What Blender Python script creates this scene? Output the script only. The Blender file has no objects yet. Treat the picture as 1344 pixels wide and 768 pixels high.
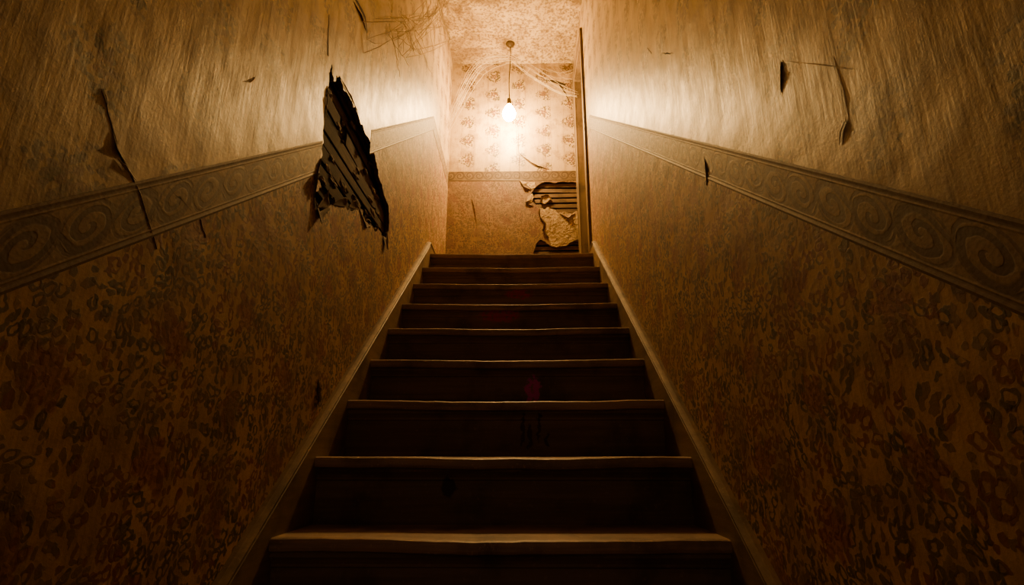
import bpy, bmesh, math, random
from mathutils import Vector, Matrix, noise as mnoise
from mathutils.geometry import tessellate_polygon
random.seed(7)
COL = bpy.context.scene.collection

# ------------------------------------------------------------------ dimensions
WX = 0.58            # half width of stairwell
SX = 0.556           # half width between skirting boards
YB, YF = -1.5, 4.26  # back end / far wall
ZC = 4.95            # ceiling
RISE, GO = 0.19, 0.25
NST = 14
ZL = RISE*NST        # landing 2.66
def nose(n): return 0.15+GO*(n-1), RISE*n
def zn(y): return min(max(1.14+0.76*(y-1.4), 0.0), ZL)

# ------------------------------------------------------------------ node helper
class T:
    def __init__(s, name):
        s.m = bpy.data.materials.new(name); s.m.use_nodes = True
        s.nt = s.m.node_tree; s.nt.nodes.clear()
        s.out = s.nt.nodes.new('ShaderNodeOutputMaterial')
        s.b = s.nt.nodes.new('ShaderNodeBsdfPrincipled')
        s.nt.links.new(s.b.outputs[0], s.out.inputs[0])
        tc = s.nt.nodes.new('ShaderNodeTexCoord')
        s.P = tc.outputs['Object']
        sp = s.nt.nodes.new('ShaderNodeSeparateXYZ'); s.nt.links.new(s.P, sp.inputs[0])
        s.x, s.y, s.z = [V(s, o) for o in sp.outputs]
    def put(s, inp, v):
        if isinstance(v, V): v = v.o
        if isinstance(v, bpy.types.NodeSocket): s.nt.links.new(v, inp)
        elif isinstance(v, (tuple, list)) and inp.type == 'RGBA': inp.default_value = (*v[:3], 1)
        else: inp.default_value = v
    def math(s, op, *a):
        n = s.nt.nodes.new('ShaderNodeMath'); n.operation = op
        for i, v in enumerate(a): s.put(n.inputs[i], v)
        return V(s, n.outputs[0])
    def vec(s, x, y, z=0.0):
        n = s.nt.nodes.new('ShaderNodeCombineXYZ')
        for i, v in enumerate((x, y, z)): s.put(n.inputs[i], v)
        return n.outputs[0]
    def noise(s, vec, scale, detail=3, rough=0.5, dist=0.0, dim='3D'):
        n = s.nt.nodes.new('ShaderNodeTexNoise'); n.noise_dimensions = dim
        s.put(n.inputs['Vector'], vec); n.inputs['Scale'].default_value = scale
        n.inputs['Detail'].default_value = detail; n.inputs['Roughness'].default_value = rough
        n.inputs['Distortion'].default_value = dist
        return V(s, n.outputs[0])
    def vor(s, vec, scale, feature='F1', rnd=1.0, dim='2D'):
        n = s.nt.nodes.new('ShaderNodeTexVoronoi'); n.feature = feature; n.voronoi_dimensions = dim
        s.put(n.inputs['Vector'], vec); n.inputs['Scale'].default_value = scale
        n.inputs['Randomness'].default_value = rnd
        sp = s.nt.nodes.new('ShaderNodeSeparateColor')
        s.nt.links.new(n.outputs['Color'], sp.inputs[0])
        return V(s, n.outputs['Distance']), V(s, sp.outputs[0]), V(s, sp.outputs[1])
    def ss(s, v, a, b):
        n = s.nt.nodes.new('ShaderNodeMapRange'); n.interpolation_type = 'SMOOTHSTEP'
        s.put(n.inputs[0], v); n.inputs[1].default_value = min(a,b); n.inputs[2].default_value = max(a,b)
        n.inputs[3].default_value = 0.0 if a < b else 1.0
        n.inputs[4].default_value = 1.0 if a < b else 0.0
        return V(s, n.outputs[0])
    def mix(s, f, a, b):
        n = s.nt.nodes.new('ShaderNodeMix'); n.data_type = 'RGBA'
        s.put(n.inputs[0], f); s.put(n.inputs[6], a); s.put(n.inputs[7], b)
        return n.outputs[2]
    def bump(s, h, strength=0.3, dist=0.01):
        n = s.nt.nodes.new('ShaderNodeBump'); n.inputs['Strength'].default_value = strength
        n.inputs['Distance'].default_value = dist; s.put(n.inputs['Height'], h)
        s.nt.links.new(n.outputs[0], s.b.inputs['Normal'])
    def fin(s, col, rough=0.6, spec=0.5):
        s.put(s.b.inputs['Base Color'], col); s.put(s.b.inputs['Roughness'], rough)
        s.b.inputs['Specular IOR Level'].default_value = spec
        return s.m
class V:
    def __init__(s, t, o): s.t, s.o = t, o
    def __add__(s, k): return s.t.math('ADD', s, k)
    __radd__ = __add__
    def __sub__(s, k): return s.t.math('SUBTRACT', s, k)
    def __rsub__(s, k): return s.t.math('SUBTRACT', k, s)
    def __mul__(s, k): return s.t.math('MULTIPLY', s, k)
    __rmul__ = __mul__
    def __truediv__(s, k): return s.t.math('DIVIDE', s, k)
    def abs(s): return s.t.math('ABSOLUTE', s)
    def sin(s): return s.t.math('SINE', s)
    def cos(s): return s.t.math('COSINE', s)
    def fract(s): return s.t.math('FRACT', s)
    def floor(s): return s.t.math('FLOOR', s)
    def sq(s): return s.t.math('POWER', s, 2.0)
    def sqrt(s): return s.t.math('SQRT', s)
    def mn(s, k): return s.t.math('MINIMUM', s, k)
    def mx(s, k): return s.t.math('MAXIMUM', s, k)
    def at2(s, k): return s.t.math('ARCTAN2', s, k)

def slope_z(t):   # shader version of zn()
    return ((t.y-1.4)*0.76+1.14).mn(ZL).mx(0.0)

# ------------------------------------------------------------------ materials
def wallpaper(name, far=False):
    t = T(name)
    u = t.x+t.y; v = t.z
    rel = v-slope_z(t)
    P2 = t.vec(u, v)
    w1 = t.noise(P2, 9, 1, dim='2D')-0.5
    fine1 = t.noise(P2, 75, 1, dim='2D')-0.5
    big = t.noise(P2, 2.6, 3, 0.6, dim='2D')
    med = t.noise(P2, 9, 4, 0.65, dim='2D')
    grain = t.noise(P2, 170, 2, 0.7, dim='2D')
    streak = t.noise(t.vec(u*150, v*16), 1.0, 3, 0.6, dim='2D')
    streak2 = t.noise(t.vec(u*14, v*1.3), 1.0, 3, 0.6, dim='2D')
    lower = t.ss(rel, 1.03, 1.028)
    # ---- upper paper: sprigs on a lattice with fine stripes
    cw, ch = 0.235, 0.20
    cu = u/cw+0.13
    col = cu.floor()
    cvv = v/ch+(col*0.5)
    a = (cu.fract()-0.5)*cw+w1*0.02
    b = (cvv.fract()-0.5)*ch-w1*0.02
    r = (a.sq()+b.sq()).sqrt()
    th = b.at2(a)
    d1, c1, c1b = t.vor(t.vec(u+fine1*0.014, v+fine1*0.014), 62)
    sprig = t.ss(d1, 0.58, 0.40)*t.ss(r+fine1*0.03+(th*3.0).cos()*0.012, 0.076, 0.058)*t.ss(c1b, 0.15, 0.3)
    petal = t.ss(r-(th*5.0).cos()*0.008, 0.026, 0.018)*t.ss(r, 0.004, 0.010)
    up = t.mix(big, (0.36, 0.255, 0.115), (0.54, 0.40, 0.19))
    up = t.mix(sprig, up, t.mix(c1, (0.05, 0.055, 0.027), (0.11, 0.06, 0.028)))
    up = t.mix(petal*0.85, up, (0.12, 0.045, 0.024))
    st = ((u*(2*math.pi/0.1175)).sin())
    up = t.mix(t.ss(st, 0.985, 0.998)*0.4, up, (0.20, 0.13, 0.06))
    # ---- lower paper: dense damask of curls, leaves and red flowers
    uu = u+w1*0.05+fine1*0.011; vv = v-w1*0.05+fine1*0.013
    reg = t.noise(t.vec(u+5.0, v), 7.5, 2, 0.6, dim='2D')
    d2, c2, c2b = t.vor(t.vec(uu, vv), 36)
    ring = t.ss(d2, 0.18, 0.25)*t.ss(d2, 0.48, 0.40)*t.ss(c2b, 0.35, 0.42)
    d3, c3, c3b = t.vor(t.vec(uu+3.3, vv*0.7), 66)
    leaf = t.ss(d3, 0.46, 0.36)*t.ss(c3b, 0.25, 0.35)
    fw, fh = 0.24, 0.22
    fu = uu/fw; fc = fu.floor()
    fv = vv/fh+fc*0.5
    fa = (fu.fract()-0.5)*fw; fb = (fv.fract()-0.5)*fh
    fr = (fa.sq()+fb.sq()).sqrt(); fth = fb.at2(fa)
    pet = (fth*6.0).cos()
    flower = t.ss(fr-pet*0.012, 0.044, 0.035)
    fveins = t.ss((fr*330.0+pet*1.6).sin(), -0.3, 0.5)
    ink = t.mix(t.ss(reg, 0.49, 0.56), (0.035, 0.034, 0.018), (0.15, 0.036, 0.02))
    ink2 = t.mix(t.ss(c3, 0.3, 0.6), ink, (0.14, 0.078, 0.025))
    lo = t.mix(big, (0.36, 0.215, 0.085), (0.54, 0.34, 0.14))
    lo = t.mix(leaf*0.88, lo, ink2)
    lo = t.mix(ring*0.86, lo, ink)
    lo = t.mix(flower*0.78, lo, t.mix(fveins, (0.28, 0.11, 0.06), (0.13, 0.025, 0.02)))
    if far: lo = t.mix(0.68, lo, (0.085, 0.038, 0.013))
    c = t.mix(lower, up, lo)
    # ageing
    c = t.mix(t.ss(streak2, 0.48, 0.75)*0.45, c, (0.14, 0.083, 0.038))
    c = t.mix(t.ss(med, 0.48, 0.66)*0.45, c, (0.14, 0.082, 0.036))
    c = t.mix(t.ss(big, 0.5, 0.66)*0.35, c, (0.12, 0.07, 0.032))
    c = t.mix(t.ss(grain, 0.5, 0.75)*0.3, c, (0.07, 0.04, 0.018))
    c = t.mix(t.ss(streak, 0.52, 0.7)*0.30, c, (0.12, 0.065, 0.028))
    seam = t.ss(((u+0.21)/0.53).fract(), 0.006, 0.002)
    c = t.mix(seam*0.5, c, (0.07, 0.04, 0.02))
    h = streak*0.08+grain*0.06+(ring+leaf)*lower*0.04+med*0.30+streak2*0.35+w1*0.5
    t.bump(h, 0.55, 0.0075)
    rough = 0.36+lower*0.2+med*0.18
    return t.fin(c, rough, 0.5)

def border_mat():
    t = T('wallpaper_border_scroll')
    u = t.x+t.y
    rel = (t.z-slope_z(t)-1.035)   # centred
    far = t.ss(t.y, YF-0.03, YF-0.02)
    rel = rel-far*0.045
    n = t.noise(t.vec(u, t.z), 12, 4, 0.65, dim='2D')
    g = t.noise(t.vec(u, t.z), 150, 2, dim='2D')
    u = u+(n-0.5)*0.014; relw = rel+(n-0.5)*0.010
    cell = 0.085
    cu = u/cell
    k = cu.floor()
    alt = (k*0.5).fract()*4.0-1.0     # -1 / +1
    a = (cu.fract()-0.5)*2.0
    b = relw/0.043*alt
    r = (a.sq()+b.sq()).sqrt(); th = b.at2(a)
    sp = (th+r*9.5).sin()
    s = t.ss(sp, 0.05, 0.5)*t.ss(r, 1.05, 0.95)*t.ss(r, 0.05, 0.12)
    wave = (relw/0.043-(cu*math.pi).sin()*0.85).abs()
    s = s.mx(t.ss(wave, 0.22, 0.10))
    s = s.mx(t.ss((r-1.0).abs(), 0.09, 0.04)*0.7)
    s = s*t.ss(rel.abs(), 0.045, 0.042)
    c = t.mix(n, (0.17, 0.11, 0.052), (0.30, 0.20, 0.095))
    c = t.mix(s*0.8, c, (0.05, 0.028, 0.014))
    c = t.mix(t.ss(rel.abs(), 0.044, 0.047)*0.7, c, (0.09, 0.052, 0.025))
    c = t.mix(far*0.6, c, (0.05, 0.028, 0.012))
    c = t.mix(t.ss(g, 0.45, 0.75)*0.4, c, (0.05, 0.03, 0.015))
    t.bump(s*(-0.08)+g*0.10+n*0.4, 0.55, 0.005)
    return t.fin(c, 0.6, 0.35)

def plaster(name, A, B, rough=0.85, spots=False):
    t = T(name)
    n = t.noise(t.P, 5, 5, 0.65); g = t.noise(t.P, 45, 4, 0.6)
    c = t.mix(t.ss(n, 0.35, 0.65), A, B)
    if spots:
        m = t.noise(t.P, 2.2, 5, 0.7, 0.6)
        c = t.mix(t.ss(m, 0.44, 0.62)*0.8, c, (0.12, 0.07, 0.028))
        c = t.mix(t.ss(g, 0.47, 0.60)*0.7, c, (0.11, 0.065, 0.026))
    else:
        c = t.mix(t.ss(g, 0.45, 0.65)*0.5, c, (0.14, 0.085, 0.04))
    t.bump(g*0.9+n, 1.0, 0.018)
    return t.fin(c, rough, 0.3)

def wood(name, A, B, axis='x', rough=0.6, spec=0.4, stain=False):
    t = T(name)
    s = {'x': t.vec(t.x*1.5, t.y*30, t.z*30), 'y': t.vec(t.x*30, t.y*2.5, t.z*30), 'z': t.vec(t.x*30, t.y*30, t.z*2)}[axis]
    g = t.noise(s, 1.0, 4, 0.65, 0.4); n = t.noise(t.P, 6, 4, 0.6); f = t.noise(t.P, 90, 3, 0.6)
    c = t.mix(t.ss(g, 0.3, 0.7), A, B)
    c = t.mix(t.ss(n, 0.46, 0.7)*0.7, c, tuple(k*0.4 for k in A))
    c = t.mix(t.ss(f, 0.60, 0.75)*0.4, c, tuple(min(1, k*1.7) for k in B))
    if stain:
        w = (t.noise(t.P, 40, 3, 0.6)-0.5)*0.05
        def blot(x, y, z, rx, rz, soft=0.35):
            dx = (t.x-x+w)/rx; dz = (t.z-z+w)/rz
            r = (dx.sq()+dz.sq()).sqrt()
            return t.ss(r, 1.0, 1.0-soft)*t.ss((t.y-y).abs(), 0.08, 0.06)
        holes = t.ss(t.noise(t.P, 55, 3, 0.7), 0.38, 0.5)
        c = t.mix(blot(0.106, 2.18, 1.59, 0.036, 0.060, 0.2)*holes*0.95, c, (0.42, 0.04, 0.34))
        c = t.mix(blot(-0.05, 2.68, 2.03, 0.12, 0.045)*holes*0.9, c, (0.36, 0.016, 0.012))
        c = t.mix(blot(0.05, 2.93, 2.22, 0.09, 0.03)*holes*0.9, c, (0.32, 0.014, 0.012))
        c = t.mix(blot(-0.16, 1.68, 1.245, 0.025, 0.035)*0.9, c, (0.015, 0.006, 0.006))
        for dx, zz, rz in ((0.06, 1.42, 0.07), (0.085, 1.40, 0.05), (0.12, 1.43, 0.06), (0.145, 1.38, 0.03)):
            c = t.mix(blot(dx, 1.93, zz, 0.007, rz)*0.9, c, (0.02, 0.004, 0.006))
    t.bump(g*0.35+n*0.3+f*0.12, 0.5, 0.006)
    return t.fin(c, rough, spec)

def flat(name, c, rough=0.6, metal=0.0):
    t = T(name)
    n = t.noise(t.P, 70, 3, 0.6)
    t.b.inputs['Metallic'].default_value = metal
    return t.fin(t.mix(n, tuple(k*0.7 for k in c), c), rough, 0.4)

M_WALL = wallpaper('floral_wallpaper')
M_FAR = wallpaper('floral_wallpaper_landing', True)
M_BORD = border_mat()
M_PLAS = plaster('bare_plaster', (0.26, 0.18, 0.09), (0.42, 0.31, 0.165))
M_CEIL = plaster('stained_ceiling_plaster', (0.38, 0.275, 0.12), (0.54, 0.41, 0.20), spots=True)
M_EDGE = plaster('broken_plaster_edge', (0.07, 0.043, 0.022), (0.16, 0.105, 0.058))
M_DARK = flat('wall_cavity_dark', (0.045, 0.026, 0.013), 0.95)  # plain dark brown for cavity backings and tear slits
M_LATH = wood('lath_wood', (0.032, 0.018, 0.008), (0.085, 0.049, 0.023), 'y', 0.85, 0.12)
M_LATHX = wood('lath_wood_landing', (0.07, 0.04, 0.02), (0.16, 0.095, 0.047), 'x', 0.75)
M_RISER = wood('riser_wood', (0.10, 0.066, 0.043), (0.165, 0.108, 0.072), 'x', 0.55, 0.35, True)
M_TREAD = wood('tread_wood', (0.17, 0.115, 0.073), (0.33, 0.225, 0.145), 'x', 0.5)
M_SKIRT = wood('skirting_paint', (0.15, 0.105, 0.06), (0.24, 0.172, 0.10), 'y', 0.5)
M_DOOR = wood('door_wood', (0.08, 0.05, 0.03), (0.14, 0.09, 0.055), 'z', 0.5)
M_CASE = wood('door_casing_wood', (0.11, 0.072, 0.036), (0.18, 0.12, 0.062), 'z', 0.5)
M_FLOOR = wood('floor_board_wood', (0.10, 0.06, 0.035), (0.18, 0.11, 0.065), 'y', 0.6)
M_PAPERBACK = flat('wallpaper_torn_edge', (0.13, 0.08, 0.04), 0.85)
M_BRASS = flat('tarnished_brass', (0.10, 0.07, 0.04), 0.5, 0.6)
M_CORD = flat('fabric_cord', (0.05, 0.03, 0.02), 0.8)
# silk: light passes through it as well as scattering off it
t = T('cobweb_silk'); M_WEB = t.fin((0.66, 0.58, 0.44), 0.8, 0.2)
tl_ = t.nt.nodes.new('ShaderNodeBsdfTranslucent'); tl_.inputs[0].default_value = (0.75, 0.66, 0.5, 1)
mx_ = t.nt.nodes.new('ShaderNodeMixShader'); mx_.inputs[0].default_value = 0.5
t.nt.links.new(t.b.outputs[0], mx_.inputs[1]); t.nt.links.new(tl_.outputs[0], mx_.inputs[2]); t.nt.links.new(mx_.outputs[0], t.out.inputs[0])
t = T('incandescent_glass')
t.b.inputs['Emission Color'].default_value = (1.0, 0.575, 0.185, 1)
t.b.inputs['Emission Strength'].default_value = 1300
M_BULB = t.fin((0.9, 0.8, 0.6), 0.2)

# ------------------------------------------------------------------ mesh helpers
def obj(name, verts, faces, mats, fmat=None, smooth=False, parent=None):
    me = bpy.data.meshes.new(name); me.from_pydata([tuple(v) for v in verts], [], faces)
    for m in (mats if isinstance(mats, list) else [mats]): me.materials.append(m)
    if fmat: me.polygons.foreach_set('material_index', fmat)
    if smooth: me.polygons.foreach_set('use_smooth', [True]*len(me.polygons))
    me.update()
    o = bpy.data.objects.new(name, me); COL.objects.link(o)
    if parent: o.parent = parent
    return o
def boxvf(x0, x1, y0, y1, z0, z1, base=0):
    v = [(x0,y0,z0),(x1,y0,z0),(x1,y1,z0),(x0,y1,z0),(x0,y0,z1),(x1,y0,z1),(x1,y1,z1),(x0,y1,z1)]
    f = [(0,3,2,1),(4,5,6,7),(0,1,5,4),(1,2,6,5),(2,3,7,6),(3,0,4,7)]
    return v, [tuple(i+base for i in q) for q in f]
def boxes(name, L, mat, parent=None, bev=0.0):
    vs, fs = [], []
    for b in L:
        v, f = boxvf(*b[:6], base=len(vs))
        if len(b) > 6 and b[6]:
            c = Vector([(b[0]+b[1])/2, (b[2]+b[3])/2, (b[4]+b[5])/2])
            ax, an = b[6]
            R = Matrix.Rotation(an, 3, ax)
            v = [tuple(R@(Vector(p)-c)+c) for p in v]
        vs += v; fs += f
    o = obj(name, vs, fs, mat, parent=parent)
    if bev:
        m = o.modifiers.new('bevel', 'BEVEL'); m.width = bev; m.segments = 2
    return o
def jag(pts, sub=4, amp=0.006, seed=1, closed=True):
    """ragged edge; each point moves only across its own segment, so the outline never crosses itself"""
    rnd = random.Random(seed); out = []
    n = len(pts)
    for i in range(n if closed else n-1):
        a = Vector(pts[i]); b = Vector(pts[(i+1) % n])
        d = b-a; l = d.length; nrm = Vector((-d.y, d.x))/max(l, 1e-6)
        am = min(amp, 0.14*l)
        for k in range(sub):
            p = a.lerp(b, k/sub)
            if k: p += nrm*rnd.uniform(-am, am)
            out.append((p.x, p.y))
    if not closed: out.append(tuple(pts[-1]))
    return out
def plate(name, outer, holes, fn, rim, mats, want, parent=None):
    loops = [outer]+holes
    tris = tessellate_polygon([[Vector((p[0], p[1], 0)) for p in l] for l in loops])
    flatp = [p for l in loops for p in l]
    verts = [fn(p[0], p[1], 0) for p in flatp]; faces = []; fm = []
    for tr in tris:
        a, b, c = [Vector(verts[i]) for i in tr]
        n = (b-a).cross(c-a)
        if n.length < 1e-12: continue
        faces.append(tuple(tr) if n.dot(Vector(want)) > 0 else tuple(reversed(tr))); fm.append(0)
    off = len(outer)
    ranges = []
    for h in holes:
        ranges.append((off, len(h))); off += len(h)
    if rim:
        for (s, n) in ranges:
            b0 = len(verts)
            verts += [fn(flatp[s+i][0], flatp[s+i][1], rim) for i in range(n)]
            for i in range(n):
                j = (i+1) % n
                faces.append((s+i, s+j, b0+j, b0+i)); fm.append(1)
    return obj(name, verts, faces, mats, fm, parent=parent)
def patch(name, pts, fn, d, mat, parent=None):
    tris = tessellate_polygon([[Vector((p[0], p[1], 0)) for p in pts]])
    n = len(pts)
    verts = [fn(p[0], p[1], -d) for p in pts]+[fn(p[0], p[1], 0.0005) for p in pts]
    faces = [tuple(t_) for t_ in tris]+[(i, (i+1) % n, n+(i+1) % n, n+i) for i in range(n)]
    return obj(name, verts, faces, mat, parent=parent)
def flap(name, line, side, widths, fn, curl, mat, parent=None, seg=7, ragged=0.3, seed=0):
    rnd = random.Random(seed); verts = []; n = len(line); fs = []
    sx, sy = side; l = math.hypot(sx, sy); sx /= l; sy /= l
    for i, (p, w) in enumerate(zip(line, widths)):
        w *= 1+rnd.uniform(-ragged, ragged)
        for k in range(seg+1):
            tt = k/seg; an = curl*tt
            ip = w*math.sin(an)/curl; op = w*(1-math.cos(an))/curl
            verts.append(fn(p[0]+sx*ip, p[1]+sy*ip, -(0.0008+op)))
    for i in range(n-1):
        for k in range(seg):
            a = i*(seg+1)+k; fs.append((a, a+1, a+seg+2, a+seg+1))
    o = obj(name, verts, fs, mat, smooth=True, parent=parent)
    m = o.modifiers.new('thick', 'SOLIDIFY'); m.thickness = 0.0006
    return o
fL = lambda a, b, d: (-WX-d, a, b)     # depth>0 goes into the wall
fR = lambda a, b, d: (WX+d, a, b)
fF = lambda a, b, d: (a, YF+d, b)
def sweep(name, path, prof, fn, mat, parent=None):
    verts = []; fs = []; m = len(prof)
    for a, b in path:
        for o_, pr in prof: verts.append(fn(a, b+o_, -pr))
    for i in range(len(path)-1):
        for k in range(m-1):
            q = i*m+k; fs.append((q, q+1, q+m+1, q+m))
    for e in (0, len(path)-1):
        fs.append(tuple(e*m+k for k in range(m)))
    return obj(name, verts, fs, mat, parent=parent)

# ------------------------------------------------------------------ left wall with broken hole
holeL = [(1.475,2.554),(1.49,2.60),(1.52,2.555),(1.561,2.609),(1.63,2.60),(1.692,2.614),(1.79,2.617),(1.90,2.60),(2.021,2.609),(2.10,2.56),
         (2.178,2.529),(2.26,2.50),(2.337,2.492),(2.37,2.40),(2.351,2.338),(2.30,2.30),(2.24,2.31),(2.119,2.275),(2.0,2.25),(1.94,2.28),(1.852,2.235),(1.76,2.20),
         (1.70,2.17),(1.621,2.137),(1.58,2.09),(1.50,2.06),(1.47,2.10),(1.52,2.15),(1.47,2.18),(1.493,2.24),(1.488,2.315),(1.47,2.43)]
hL = jag(holeL, 5, 0.010, 3)
outer = [(YB,0),(YF+0.1,0),(YF+0.1,ZC+0.02),(YB,ZC+0.02)]
wall_left = plate('wall_left', outer, [hL], fL, 0.018, [M_WALL, M_EDGE], (1,0,0))
def cavity(name, fn, a0, a1, b0, b1, d0, d1, parent):
    v = [fn(a0,b0,d0),fn(a1,b0,d0),fn(a1,b1,d0),fn(a0,b1,d0),fn(a0,b0,d1),fn(a1,b0,d1),fn(a1,b1,d1),fn(a0,b1,d1)]
    f = [(4,5,6,7),(0,1,5,4),(1,2,6,5),(2,3,7,6),(3,0,4,7)]
    return obj(name, v, f, M_DARK, parent=parent)
cavity('wall_cavity', fL, 1.3, 2.55, 1.9, 2.8, 0.019, 0.042, wall_left)
rnd = random.Random(17)
L = []
z = 1.93; i = 0
while z < 2.76:
    h = 0.046+rnd.uniform(-0.014, 0.014)
    dx = rnd.uniform(0, 0.009)
    tl = rnd.uniform(-0.045, 0.045)
    if i in (6, 9):
        c_ = 1.80+rnd.uniform(-.15,.2)
        L.append((-WX-0.028-dx, -WX-0.020-dx, 1.32, c_, z, z+h, ('X', tl)))
        L.append((-WX-0.036, -WX-0.028, c_+0.10, 2.52, z-0.006, z+h-0.006, ('X', -tl-0.03)))
    else:
        L.append((-WX-0.028-dx, -WX-0.020-dx, 1.32, 2.53, z, z+h, ('X', tl)))
    z += h+0.004+rnd.uniform(0, 0.012); i += 1
boxes('exposed_lath', L, M_LATH, wall_left, 0.003)
# lumps of plaster still keyed between the laths
bm_all = bmesh.new()
for q in range(60):
    cy = rnd.uniform(1.5, 2.34); s_ = rnd.uniform(0.006, 0.024)
    lo_ = 2.10+(cy-1.5)*0.24; cz = rnd.choice([lo_+rnd.uniform(-0.02, 0.12), rnd.uniform(lo_, 2.58)])
    bm = bmesh.new(); bmesh.ops.create_icosphere(bm, subdivisions=2, radius=1.0)
    for v_ in bm.verts:
        k_ = 1+0.8*mnoise.noise(v_.co*1.8+Vector((q*3.1, 0, 0)))
        v_.co = Vector((-WX-0.022+v_.co.x*0.006*k_, cy+v_.co.y*s_*1.7*k_, cz+v_.co.z*s_*0.6*k_))
    me = bpy.data.meshes.new('tmp'); bm.to_mesh(me); bm.free(); bm_all.from_mesh(me); bpy.data.meshes.remove(me)
me = bpy.data.meshes.new('plaster_lumps'); bm_all.to_mesh(me); bm_all.free(); me.materials.append(M_EDGE)
o = bpy.data.objects.new('plaster_lumps', me); COL.objects.link(o); o.parent = wall_left

def jagline(l):
    out = []
    for i in range(len(l)-1):
        for k in range(4):
            out.append((l[i][0]+(l[i+1][0]-l[i][0])*k/4, l[i][1]+(l[i+1][1]-l[i][1])*k/4))
    return out+[l[-1]]
def lerpw(w, n):
    out = []
    for i in range(n):
        f = i/(n-1)*(len(w)-1); k = min(int(f), len(w)-2)
        out.append(w[k]+(w[k+1]-w[k])*(f-k))
    return out
def fl(name, line, side, widths, curl, seed=0, mat=M_WALL, fn=fL, par=None):
    return flap(name, jagline(line), side, lerpw(widths, len(jagline(line))), fn, curl, mat, par or wall_left, seed=seed)
fl('torn_wallpaper', [(1.475,2.50),(1.485,2.45),(1.49,2.38)], (-1,-0.2), [0.002,0.010,0.002], 1.2, 1)
fl('torn_wallpaper', [(1.49,2.24),(1.47,2.17),(1.47,2.10)], (-0.4,-1), [0.005,0.035,0.02], 0.7, 2, M_PAPERBACK)
fl('torn_wallpaper', [(1.47,2.10),(1.53,2.07),(1.62,2.14)], (-0.1,-1), [0.01,0.045,0.004], 0.6, 3, M_PAPERBACK)
fl('torn_wallpaper', [(1.62,2.14),(1.70,2.17),(1.76,2.20)], (0.1,1), [0.005,0.06,0.004], 0.6, 4, M_PAPERBACK)
fl('torn_wallpaper', [(1.50,2.07),(1.55,2.09),(1.60,2.12)], (-0.1,1), [0.005,0.06,0.004], 0.5, 54, M_PAPERBACK)
fl('torn_wallpaper', [(1.78,2.21),(1.84,2.23),(1.88,2.25)], (-0.2,1), [0.005,0.05,0.004], 0.6, 44, M_PAPERBACK)
fl('torn_wallpaper', [(1.90,2.27),(2.0,2.25),(2.08,2.27)], (0.3,-1), [0.002,0.02,0.004], 0.6, 5, M_PAPERBACK)
fl('torn_wallpaper', [(2.28,2.31),(2.33,2.32),(2.355,2.37)], (0.0,-1), [0.01,0.085,0.005], 0.4, 6, M_PAPERBACK)
fl('torn_wallpaper', [(1.56,2.61),(1.68,2.615),(1.79,2.62)], (0.2,1), [0.002,0.010,0.002], 1.4, 7)

def slit(name, pts, widths, fn, parent, seed=0):
    l = jagline(pts); w = lerpw(widths, len(l)); r = random.Random(seed)
    A = []; B = []
    for i, (p, q) in enumerate(zip(l, w)):
        k = min(i, len(l)-2); dx = l[k+1][0]-l[k][0]; dy = l[k+1][1]-l[k][1]; s = math.hypot(dx, dy)
        nx, ny = -dy/s, dx/s; j = r.uniform(-1, 1)*0.0015
        A.append((p[0]+nx*(q/2+j), p[1]+ny*(q/2+j))); B.append((p[0]-nx*(q/2-j), p[1]-ny*(q/2-j)))
    return patch(name, A+B[::-1], fn, 0.0008, M_DARK, parent)
slit('wallpaper_tear', [(0.673,1.857),(0.70,1.825),(0.724,1.792),(0.79,1.747),(0.857,1.674)], [0.0005,0.002,0.004,0.0015,0.0005], fL, wall_left, 1)
fl('torn_wallpaper', [(0.674,1.862),(0.685,1.85),(0.69,1.838)], (-1,0.3), [0.001,0.005,0.001], 1.3, 9)
fl('torn_wallpaper', [(0.71,1.81),(0.727,1.79),(0.745,1.78)], (-1,-0.4), [0.001,0.007,0.001], 1.2, 10)
fl('torn_wallpaper', [(0.745,1.78),(0.79,1.747),(0.84,1.69)], (1,0.3), [0.0008,0.002,0.0008], 1.4, 12)
slit('wallpaper_tear', [(0.845,1.792),(0.89,1.787),(0.928,1.781)], [0.0005,0.002,0.0005], fL, wall_left, 2)
fl('torn_wallpaper', [(0.73,1.775),(0.75,1.768),(0.775,1.763)], (0.1,1), [0.001,0.006,0.001], 1.5, 13)
slit('wallpaper_tear', [(0.93,1.80),(0.96,1.775),(0.985,1.75)], [0.0005,0.002,0.0005], fL, wall_left, 3)
fl('torn_wallpaper', [(1.021,2.155),(1.04,2.17),(1.06,2.198)], (1,-0.2), [0.001,0.005,0.001], 1.5, 14)
fl('torn_wallpaper', [(1.67,1.56),(1.69,1.52),(1.70,1.49)], (-0.8,0.5), [0.002,0.022,0.012], 1.1, 15, M_PLAS)
slit('wallpaper_tear', [(1.45,2.60),(1.43,2.67),(1.42,2.74)], [0.010,0.004,0.0005], fL, wall_left, 5)
slit('wallpaper_tear', [(1.613,3.02),(1.70,3.05),(1.76,3.06),(1.805,3.03)], [0.012,0.012,0.02,0.001], fL, wall_left, 6)
fl('torn_wallpaper', [(1.62,3.0),(1.70,3.03),(1.80,3.02)], (0.3,-1), [0.002,0.018,0.002], 1.0, 16)

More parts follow.
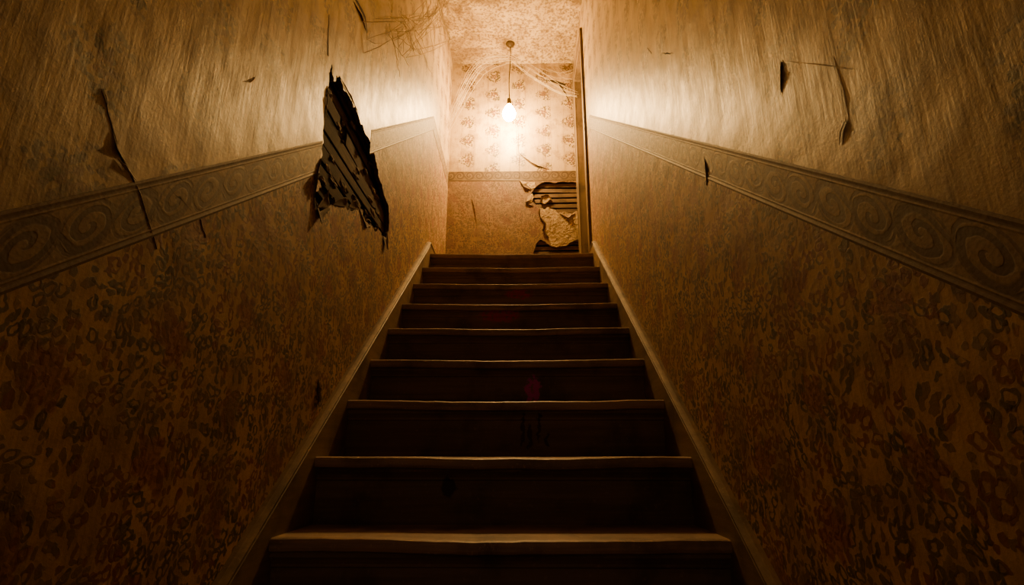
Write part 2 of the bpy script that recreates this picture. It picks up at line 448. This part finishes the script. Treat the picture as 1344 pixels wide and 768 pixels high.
# ------------------------------------------------------------------ right wall with doorway
DY0, DY1, DZ1 = 3.66, 4.14, ZL+1.98
outerR = [(YB,0),(YF+0.1,0),(YF+0.1,ZC+0.02),(YB,ZC+0.02)]
wall_right = plate('wall_right', outerR, [[(DY0,ZL+0.001),(DY1,ZL+0.001),(DY1,DZ1),(DY0,DZ1)]], fR, 0.10, [M_WALL, M_CASE], (-1,0,0))
R_ = dict(fn=fR, par=wall_right)
slit('wallpaper_tear', [(0.897,2.088),(0.905,2.06),(0.915,2.029)], [0.0005,0.004,0.001], fR, wall_right, 7)
fl('torn_wallpaper', [(0.897,2.092),(0.905,2.06),(0.918,2.026)], (-1,0.1), [0.001,0.007,0.001], 1.2, 17, M_WALL, **R_)
fl('torn_wallpaper', [(0.88,2.075),(0.80,2.00),(0.707,1.912)], (0.3,1), [0.0006,0.002,0.0006], 1.5, 18, M_WALL, **R_)
fl('torn_wallpaper', [(0.752,1.975),(0.745,1.90),(0.748,1.843)], (-1,0.0), [0.0006,0.003,0.001], 1.5, 19, M_WALL, **R_)
fl('torn_wallpaper', [(0.748,1.85),(0.765,1.84),(0.775,1.82)], (-0.3,-1), [0.001,0.006,0.001], 1.3, 20, M_WALL, **R_)
slit('wallpaper_tear', [(1.347,2.141),(1.345,2.10),(1.353,2.059)], [0.002,0.012,0.001], fR, wall_right, 8)
fl('torn_wallpaper', [(1.347,2.145),(1.34,2.10),(1.353,2.059)], (-1,0.1), [0.001,0.008,0.001], 1.2, 21, M_WALL, **R_)
slit('wallpaper_tear', [(1.626,2.75),(1.57,2.70),(1.506,2.645)], [0.001,0.005,0.001], fR, wall_right, 9)
slit('wallpaper_tear', [(1.80,2.93),(1.75,2.86)], [0.001,0.004], fR, wall_right, 10)

# ------------------------------------------------------------------ far wall with broken plaster
h1 = [(0.20,3.62),(0.25,3.66),(0.30,3.675),(0.36,3.665),(0.42,3.675),(0.50,3.67),(0.574,3.675),(0.574,3.40),(0.50,3.36),(0.44,3.375),(0.40,3.36),(0.36,3.40),(0.31,3.42),(0.27,3.40),(0.21,3.44),(0.17,3.48),(0.185,3.53),(0.16,3.56)]
h2 = [(0.20,3.08),(0.24,3.12),(0.28,3.10),(0.32,3.06),(0.37,3.04),(0.45,3.055),(0.50,3.09),(0.574,3.11),(0.574,2.88),(0.40,2.85),(0.22,2.87),(0.17,2.97)]
wall_far = plate('wall_far', [(-WX-0.02,0.0),(WX+0.02,0.0),(WX+0.02,ZC+0.02),(-WX-0.02,ZC+0.02)], [jag(h1,3,0.006,5), jag(h2,3,0.006,6)], fF, 0.016, [M_FAR, M_EDGE], (0,-1,0))
cavity('wall_cavity', fF, 0.10, 0.62, 2.8, 3.72, 0.017, 0.10, wall_far)
L = []; z = 2.83; i = 0
while z < 3.70:
    L.append((0.11, 0.61, YF+0.018+rnd.uniform(0,.004), YF+0.028, z, z+0.034, ('Y', rnd.uniform(-0.02,0.02))))
    z += 0.050; i += 1
boxes('exposed_lath', L, M_LATHX, wall_far, 0.0015)
patch('bare_plaster_patch', jag([(0.24,3.42),(0.27,3.405),(0.31,3.425),(0.36,3.405),(0.40,3.365),(0.44,3.38),(0.50,3.365),(0.575,3.39),(0.575,3.12),(0.50,3.095),(0.45,3.06),(0.37,3.045),(0.32,3.07),(0.31,3.14),(0.27,3.20),(0.29,3.27),(0.24,3.34)],3,0.006,8), fF, 0.003, M_PLAS, wall_far)
patch('bare_plaster_patch', jag([(0.06,3.69),(0.12,3.675),(0.20,3.675),(0.20,3.62),(0.165,3.60),(0.13,3.64),(0.09,3.65)],3,0.005,9), fF, 0.003, M_PLAS, wall_far)
patch('bare_plaster_patch', jag([(0.17,3.56),(0.185,3.53),(0.17,3.48),(0.12,3.47),(0.13,3.53)],3,0.005,10), fF, 0.003, M_PLAS, wall_far)
patch('bare_plaster_patch', jag([(0.25,3.54),(0.31,3.55),(0.34,3.51),(0.28,3.46),(0.24,3.48)],3,0.006,21), fF, -0.012, M_PLAS, wall_far)
F_ = dict(fn=fF, par=wall_far)
fl('torn_wallpaper', [(0.24,3.42),(0.24,3.34),(0.29,3.27),(0.27,3.20),(0.31,3.14)], (-1,0), [0.01,0.03,0.02,0.03,0.01], 1.6, 31, M_PAPERBACK, **F_)
fl('torn_wallpaper', [(0.057,3.96),(0.12,3.90),(0.20,3.83),(0.31,3.80)], (0.4,1), [0.002,0.012,0.018,0.002], 1.4, 32, M_PAPERBACK, **F_)
slit('wallpaper_tear', [(0.05,3.98),(0.12,3.90),(0.20,3.83),(0.30,3.785)], [0.002,0.008,0.007,0.002], fF, wall_far, 11)
slit('wallpaper_tear', [(0.055,4.25),(0.05,4.05),(0.06,3.85),(0.055,3.70)], [0.003,0.005,0.004,0.003], fF, wall_far, 12)
fl('torn_wallpaper', [(0.06,3.70),(0.10,3.645),(0.16,3.60)], (-0.3,-1), [0.01,0.03,0.01], 1.4, 33, M_PAPERBACK, **F_)
fl('torn_wallpaper', [(0.17,3.50),(0.12,3.47),(0.18,3.44)], (-1,-0.4), [0.01,0.02,0.01], 1.4, 34, M_PAPERBACK, **F_)
fl('torn_wallpaper', [(0.40,3.375),(0.47,3.36),(0.54,3.37)], (0.2,-1), [0.01,0.05,0.01], 1.0, 36, M_FAR, **F_)
fl('torn_wallpaper', [(-0.37,3.52),(-0.345,3.42),(-0.32,3.27)], (1,0), [0.003,0.012,0.003], 1.4, 35, M_FAR, **F_)
slit('wallpaper_tear', [(0.30,4.76),(0.40,4.74),(0.50,4.70)], [0.01,0.03,0.02], fF, wall_far, 14)
slit('wallpaper_tear', [(0.44,4.72),(0.50,4.60),(0.53,4.50)], [0.02,0.012,0.003], fF, wall_far, 15)

# ------------------------------------------------------------------ wallpaper border (trim)
H0, H1 = 0.975, 1.095
prof = [(H0,0.0),(H0,0.001),(H0+0.005,0.002),(H0+0.010,0.001),(H0+0.013,0.0008),(H0+0.016,0.0014),(H0+0.019,0.0008),
        (H1-0.019,0.0008),(H1-0.016,0.0014),(H1-0.013,0.0008),(H1-0.010,0.001),(H1-0.005,0.002),(H1,0.001),(H1,0.0)]
def path(a, b, n=40):
    ys = sorted(set([a+(b-a)*i/n for i in range(n+1)]+[y for y in (-0.1, 3.4) if a < y < b]))
    return [(y, zn(y)) for y in ys]
trim_left = sweep('trim_1', path(YB, 1.487), prof, fL, M_BORD)
sweep('border_upper_length', path(1.975, YF-0.001), prof, fL, M_BORD, trim_left)
sweep('trim_2', path(YB, 3.55), prof, fR, M_BORD)
profF = [((o_+0.045-1.08)*0.8+1.075, p_) for o_, p_ in prof]
sweep('trim_3', [(-WX,ZL),(0.0,ZL),(WX,ZL)], profF, fF, M_BORD)

# ------------------------------------------------------------------ skirting (stair strings) with cap moulding
def skirt(name, fn, y1):
    ys = [0.0, 0.1]+[0.2+i*0.1 for i in range(32)]+[3.4, y1]
    ys = sorted(set(round(y,3) for y in ys if y <= y1))
    top = 0.085
    pr = [(-0.34,0.0),(-0.34,0.024),(top-0.028,0.024),(top-0.024,0.020),(top-0.018,0.021),(top-0.012,0.029),(top-0.005,0.029),(top-0.002,0.020),(top,0.012),(top,0.0)]
    return sweep(name, [(y, max(zn(y),0.34+0.0)) for y in ys], pr, fn, M_SKIRT)
skirt('baseboard_left', fL, YF-0.001)
skirt('baseboard_right', fR, DY0-0.09)
sweep('baseboard_far', [(-SX,ZL),(WX-0.03,ZL)], [(0.001,0),(0.001,0.016),(0.09,0.016),(0.10,0.008),(0.10,0)], fF, M_SKIRT)

# ------------------------------------------------------------------ staircase
prof_s = [(0.030,-0.190),(0.030,-0.070),(0.026,-0.066),(0.026,-0.060),(0.022,-0.052),(0.016,-0.044),(0.014,-0.034),(0.008,-0.032),
          (0.002,-0.029),(0.0,-0.022),(0.0,-0.010),(0.003,-0.003),(0.010,0.0),(0.10,0.0),(0.20,0.0),(0.280,0.0)]
verts, faces, fm = [], [], []
NX = 36
rs = random.Random(5)
for n in range(1, NST+1):
    y0, z0 = nose(n)
    base = len(verts); m = len(prof_s)
    yj = rs.uniform(-0.004, 0.004)
    for i in range(NX+1):
        x = -SX+2*SX*i/NX
        s = math.cos(math.pi*x/(2*SX))
        for (dy, dz) in prof_s:
            e = 1.0 if (dz > -0.035 and dy < 0.05) else (0.35 if dz == 0 and dy < 0.25 else 0.0)
            nz = mnoise.noise(Vector((x*5, n*3.1, 0)))*0.0035+mnoise.noise(Vector((x*22, n*5.7, 3)))*0.0018
            yy = y0+dy+(e*(nz+0.003*s)+yj*e)
            zz = z0+dz-e*(0.006*s**2-nz)
            if n == NST and dy > 0.2: zz = z0
            verts.append((x, yy, zz))
    for i in range(NX):
        for k in range(m-1):
            a = base+i*m+k
            faces.append((a, a+m, a+m+1, a+1)); fm.append(1 if k >= 7 else 0)
stair = obj('staircase', verts, faces, [M_RISER, M_TREAD], fm, smooth=False)
boxes('carriage', [(-SX+0.01, SX-0.01, nose(n)[0]+0.06, 4.15, RISE*(n-1), RISE*n-0.04) for n in range(1, NST+1)], M_RISER, stair)

# floors
boxes('floor', [(-WX, WX, YB, 0.19, -0.05, 0.0)], M_FLOOR)
L = []
pw = 0.139
for k in range(8):
    L.append((-SX+k*pw+0.001, -SX+(k+1)*pw-0.001, 3.66, YF-0.0, ZL-0.03, ZL+0.0005))
boxes('landing_floor', L, M_FLOOR, None, 0.0012)

# ceiling
NXc, NYc = 12, 50
vs = []; fs = []
for j in range(NYc+1):
    for i in range(NXc+1):
        x = -WX-0.02+(2*WX+0.04)*i/NXc; y = YB+(YF+0.05-YB)*j/NYc
        vs.append((x, y, ZC+mnoise.noise(Vector((x*2.5, y*2.5, 1)))*0.008))
for j in range(NYc):
    for i in range(NXc):
        a = j*(NXc+1)+i; fs.append((a, a+NXc+1, a+NXc+2, a+1))
obj('ceiling', vs, fs, M_CEIL, smooth=True)

# ------------------------------------------------------------------ door and casing
case = []
for (a, b) in ((DY0-0.085, DY0), (DY1, DY1+0.085)):
    case += [(WX-0.014, WX-0.0005, a, b, ZL+0.001, DZ1+0.085), ]
    o0 = a if a < DY0 else b-0.018
    case += [(WX-0.020, WX-0.014, o0, o0+0.018, ZL+0.001, DZ1+0.085)]
case += [(WX-0.014, WX-0.0005, DY0, DY1, DZ1, DZ1+0.085), (WX-0.020, WX-0.014, DY0-0.085, DY1+0.085, DZ1+0.067, DZ1+0.085)]
boxes('trim_4', case, M_CASE, None, 0.003)
door = bpy.data.objects.new('door_1', None); COL.objects.link(door)
xd = WX+0.06
boxes('leaf', [(xd, xd+0.035, DY0+0.003, DY1-0.003, ZL+0.006, DZ1-0.003)], M_DOOR, door, 0.002)
st = [(xd-0.012, xd, DY0+0.003, DY0+0.09, ZL+0.006, DZ1-0.003), (xd-0.012, xd, DY1-0.09, DY1-0.003, ZL+0.006, DZ1-0.003)]
for z0, z1 in ((ZL+0.006, ZL+0.2), (ZL+0.85, ZL+1.0), (DZ1-0.12, DZ1-0.003)):
    st.append((xd-0.012, xd, DY0+0.09, DY1-0.09, z0, z1))
boxes('stiles_and_rails', st, M_DOOR, door, 0.002)

# ------------------------------------------------------------------ lathe / tube helpers
def lathe(name, prof, c, mat, parent, seg=24):
    vs = []; fs = []
    for r, z in prof:
        for k in range(seg):
            a = 2*math.pi*k/seg; vs.append((c[0]+r*math.cos(a), c[1]+r*math.sin(a), c[2]+z))
    for i in range(len(prof)-1):
        for k in range(seg):
            a = i*seg+k; b = i*seg+(k+1) % seg
            fs.append((a, b, b+seg, a+seg))
    fs.append(tuple(range(seg))); fs.append(tuple((len(prof)-1)*seg+k for k in range(seg)))
    return obj(name, vs, fs, mat, smooth=True, parent=parent)
def tube(name, strands, mat, parent=None, res=1):
    cu = bpy.data.curves.new(name, 'CURVE'); cu.dimensions = '3D'; cu.bevel_depth = 1.0; cu.bevel_resolution = res
    for pts, r in strands:
        s = cu.splines.new('POLY'); s.points.add(len(pts)-1)
        for q, p in zip(s.points, pts): q.co = (*p, 1); q.radius = r
    cu.materials.append(mat)
    o = bpy.data.objects.new(name, cu); COL.objects.link(o)
    dg = bpy.context.evaluated_depsgraph_get()
    me = bpy.data.meshes.new_from_object(o.evaluated_get(dg))
    bpy.data.objects.remove(o)
    o = bpy.data.objects.new(name, me); COL.objects.link(o)
    if parent: o.parent = parent
    return o

BX, BY, BZ = -0.030, 4.00, 4.258
lamp = bpy.data.objects.new('hanging_light_bulb', None); COL.objects.link(lamp)
lathe('ceiling_rose', [(0.004,-0.03),(0.012,-0.03),(0.02,-0.022),(0.036,-0.012),(0.042,-0.002),(0.042,0.006)], (BX+0.01,BY,ZC-0.003), M_BRASS, lamp)
cord = []
for k in range(25):
    tt = k/24
    cord.append((BX+0.01*(1-tt)+0.004*math.sin(tt*7), BY+0.003*math.sin(tt*5), ZC-0.02-tt*(ZC-0.02-(BZ+0.095))))
tube('cord', [(cord, 0.0042)], M_CORD, lamp, 2)
lathe('socket', [(0.006,0.105),(0.012,0.10),(0.017,0.088),(0.019,0.07),(0.019,0.045),(0.0215,0.043),(0.0215,0.036),(0.016,0.034)], (BX,BY,BZ), M_BRASS, lamp)
K = 1.7
lathe('glass_bulb', [(0.013,0.040)]+[(r*K, (z-0.03)*K+0.03) for r, z in ((0.011,0.030),(0.019,0.018),(0.028,0.002),(0.0335,-0.014),(0.034,-0.026),(0.030,-0.041),(0.021,-0.053),(0.010,-0.059),(0.002,-0.060))], (BX,BY,BZ), M_BULB, lamp, 16)
pc = [(BX+0.070+0.002*math.sin(k), BY+0.02, BZ+0.07-k*0.03) for k in range(20)]
tube('pull_string', [([(BX+0.018,BY+0.01,BZ+0.075)]+pc, 0.0016)], M_CORD, lamp)

# ------------------------------------------------------------------ cobwebs
rw = random.Random(21)
def strand(a, b, sag, n=14, jit=0.004):
    a = Vector(a); b = Vector(b); out = []
    for k in range(n+1):
        t_ = k/n; p = a.lerp(b, t_); p.z -= sag*4*t_*(1-t_)
        p += Vector([rw.uniform(-jit, jit) for _ in range(3)])*(1 if 0 < k < n else 0)
        out.append(tuple(p))
    return out
S = []
A0 = Vector((-0.57, 3.20, 4.60))
fan = []
for k in range(18):
    f = k/17
    e = Vector((-0.578, 1.74+0.95*f+rw.uniform(-.05,.05), 2.95+0.85*f+rw.uniform(-.10,.10)))
    a = A0+Vector((rw.uniform(0,0.03), rw.uniform(-.45,.1), rw.uniform(-.30,.10)))
    s = strand(a, e, rw.uniform(-0.02,.06), 16, 0.004)
    bow = rw.uniform(0.06, 0.20)
    s = [(p[0]+bow*math.sin(math.pi*i/16), p[1], p[2]) for i, p in enumerate(s)]
    fan.append(s); S.append((s, rw.uniform(0.0008, 0.0018)))
for q in range(80):
    i, j = rw.randrange(17), rw.randrange(2, 15)
    S.append((strand(fan[i][j], fan[i+1][min(16, j+rw.randrange(0,3))], 0.02, 6, 0.004), 0.0007))
for q in range(18):
    y = rw.uniform(1.9, 2.5); z = 3.1+(y-1.9)*0.9+rw.uniform(0,.15)
    S.append((strand((-0.56,y,z), (-0.50+rw.uniform(-.04,.05), y+rw.uniform(-.15,.1), z-rw.uniform(.08,.25)), 0, 8, 0.004), 0.0009))
tube('cobweb', S, M_WEB)
S = []
def arc(P, off, n=22):
    P = [Vector(p)+Vector(off)*(0.4+0.6*math.sin(math.pi*i/(len(P)-1))) for i, p in enumerate(P)]
    out = []
    m = len(P)-1
    for k in range(n+1):
        f = k/n*m; i = min(int(f), m-1); t_ = f-i
        p0 = P[max(i-1,0)]; p1 = P[i]; p2 = P[i+1]; p3 = P[min(i+2, m)]
        out.append(0.5*((2*p1)+(-p0+p2)*t_+(2*p0-5*p1+4*p2-p3)*t_*t_+(-p0+3*p1-3*p2+p3)*t_**3))
    return [tuple(p+Vector([rw.uniform(-.003,.003) for _ in range(3)])) for p in out]
Lw = [(-0.575,3.95,4.02),(-0.52,3.95,4.22),(-0.43,3.95,4.48),(-0.33,3.95,4.66),(-0.20,3.97,4.75),(BX,BY,4.79)]
arcs = []
for k in range(12):
    a = arc(Lw, (rw.uniform(-.02,.08), rw.uniform(-.12,.08), rw.uniform(-.10,.03))); arcs.append(a)
    S.append((a, rw.uniform(0.0006, 0.0014)))
for q in range(50):
    i, j = rw.randrange(11), rw.randrange(1, 20)
    S.append((strand(arcs[i][j], arcs[i+1][j+rw.randrange(0,3)], 0.006, 5, 0.002), 0.0006))
tube('cobweb', S, M_WEB)
S = []
Rw = [(BX,BY,4.82),(0.06,4.0,4.75),(0.16,4.0,4.67),(0.29,4.0,4.57),(0.43,4.0,4.46),(0.575,4.0,4.40)]
arcs = []
for k in range(8):
    a = arc(Rw, (rw.uniform(-.02,.02), rw.uniform(-.1,.08), rw.uniform(-.05,.03))); arcs.append(a)
    S.append((a, rw.uniform(0.0006, 0.0013)))
for q in range(24):
    i, j = rw.randrange(7), rw.randrange(1, 20)
    S.append((strand(arcs[i][j], arcs[i+1][j+rw.randrange(0,3)], 0.006, 5, 0.002), 0.0006))
for k in range(5):
    S.append((strand((0.575,4.2,4.75+rw.uniform(-.1,.1)), (0.2+k*0.06,4.255,4.9), 0.05), 0.0008))
tube('cobweb', S, M_WEB)

# ------------------------------------------------------------------ world & camera
w = bpy.data.worlds.new('world'); bpy.context.scene.world = w; w.use_nodes = True
bg = w.node_tree.nodes['Background']; bg.inputs[0].default_value = (1.0, 0.60, 0.32, 1); bg.inputs[1].default_value = 0.22

cam = bpy.data.cameras.new('camera'); co = bpy.data.objects.new('camera', cam); COL.objects.link(co)
co.location = (0.05, 0, 1.328)
co.rotation_euler = (math.pi/2+math.atan(216/700), 0, math.radians(0.78))
cam.sensor_width = 36; cam.lens = 700/1344*36; cam.clip_start = 0.02
bpy.context.scene.camera = co
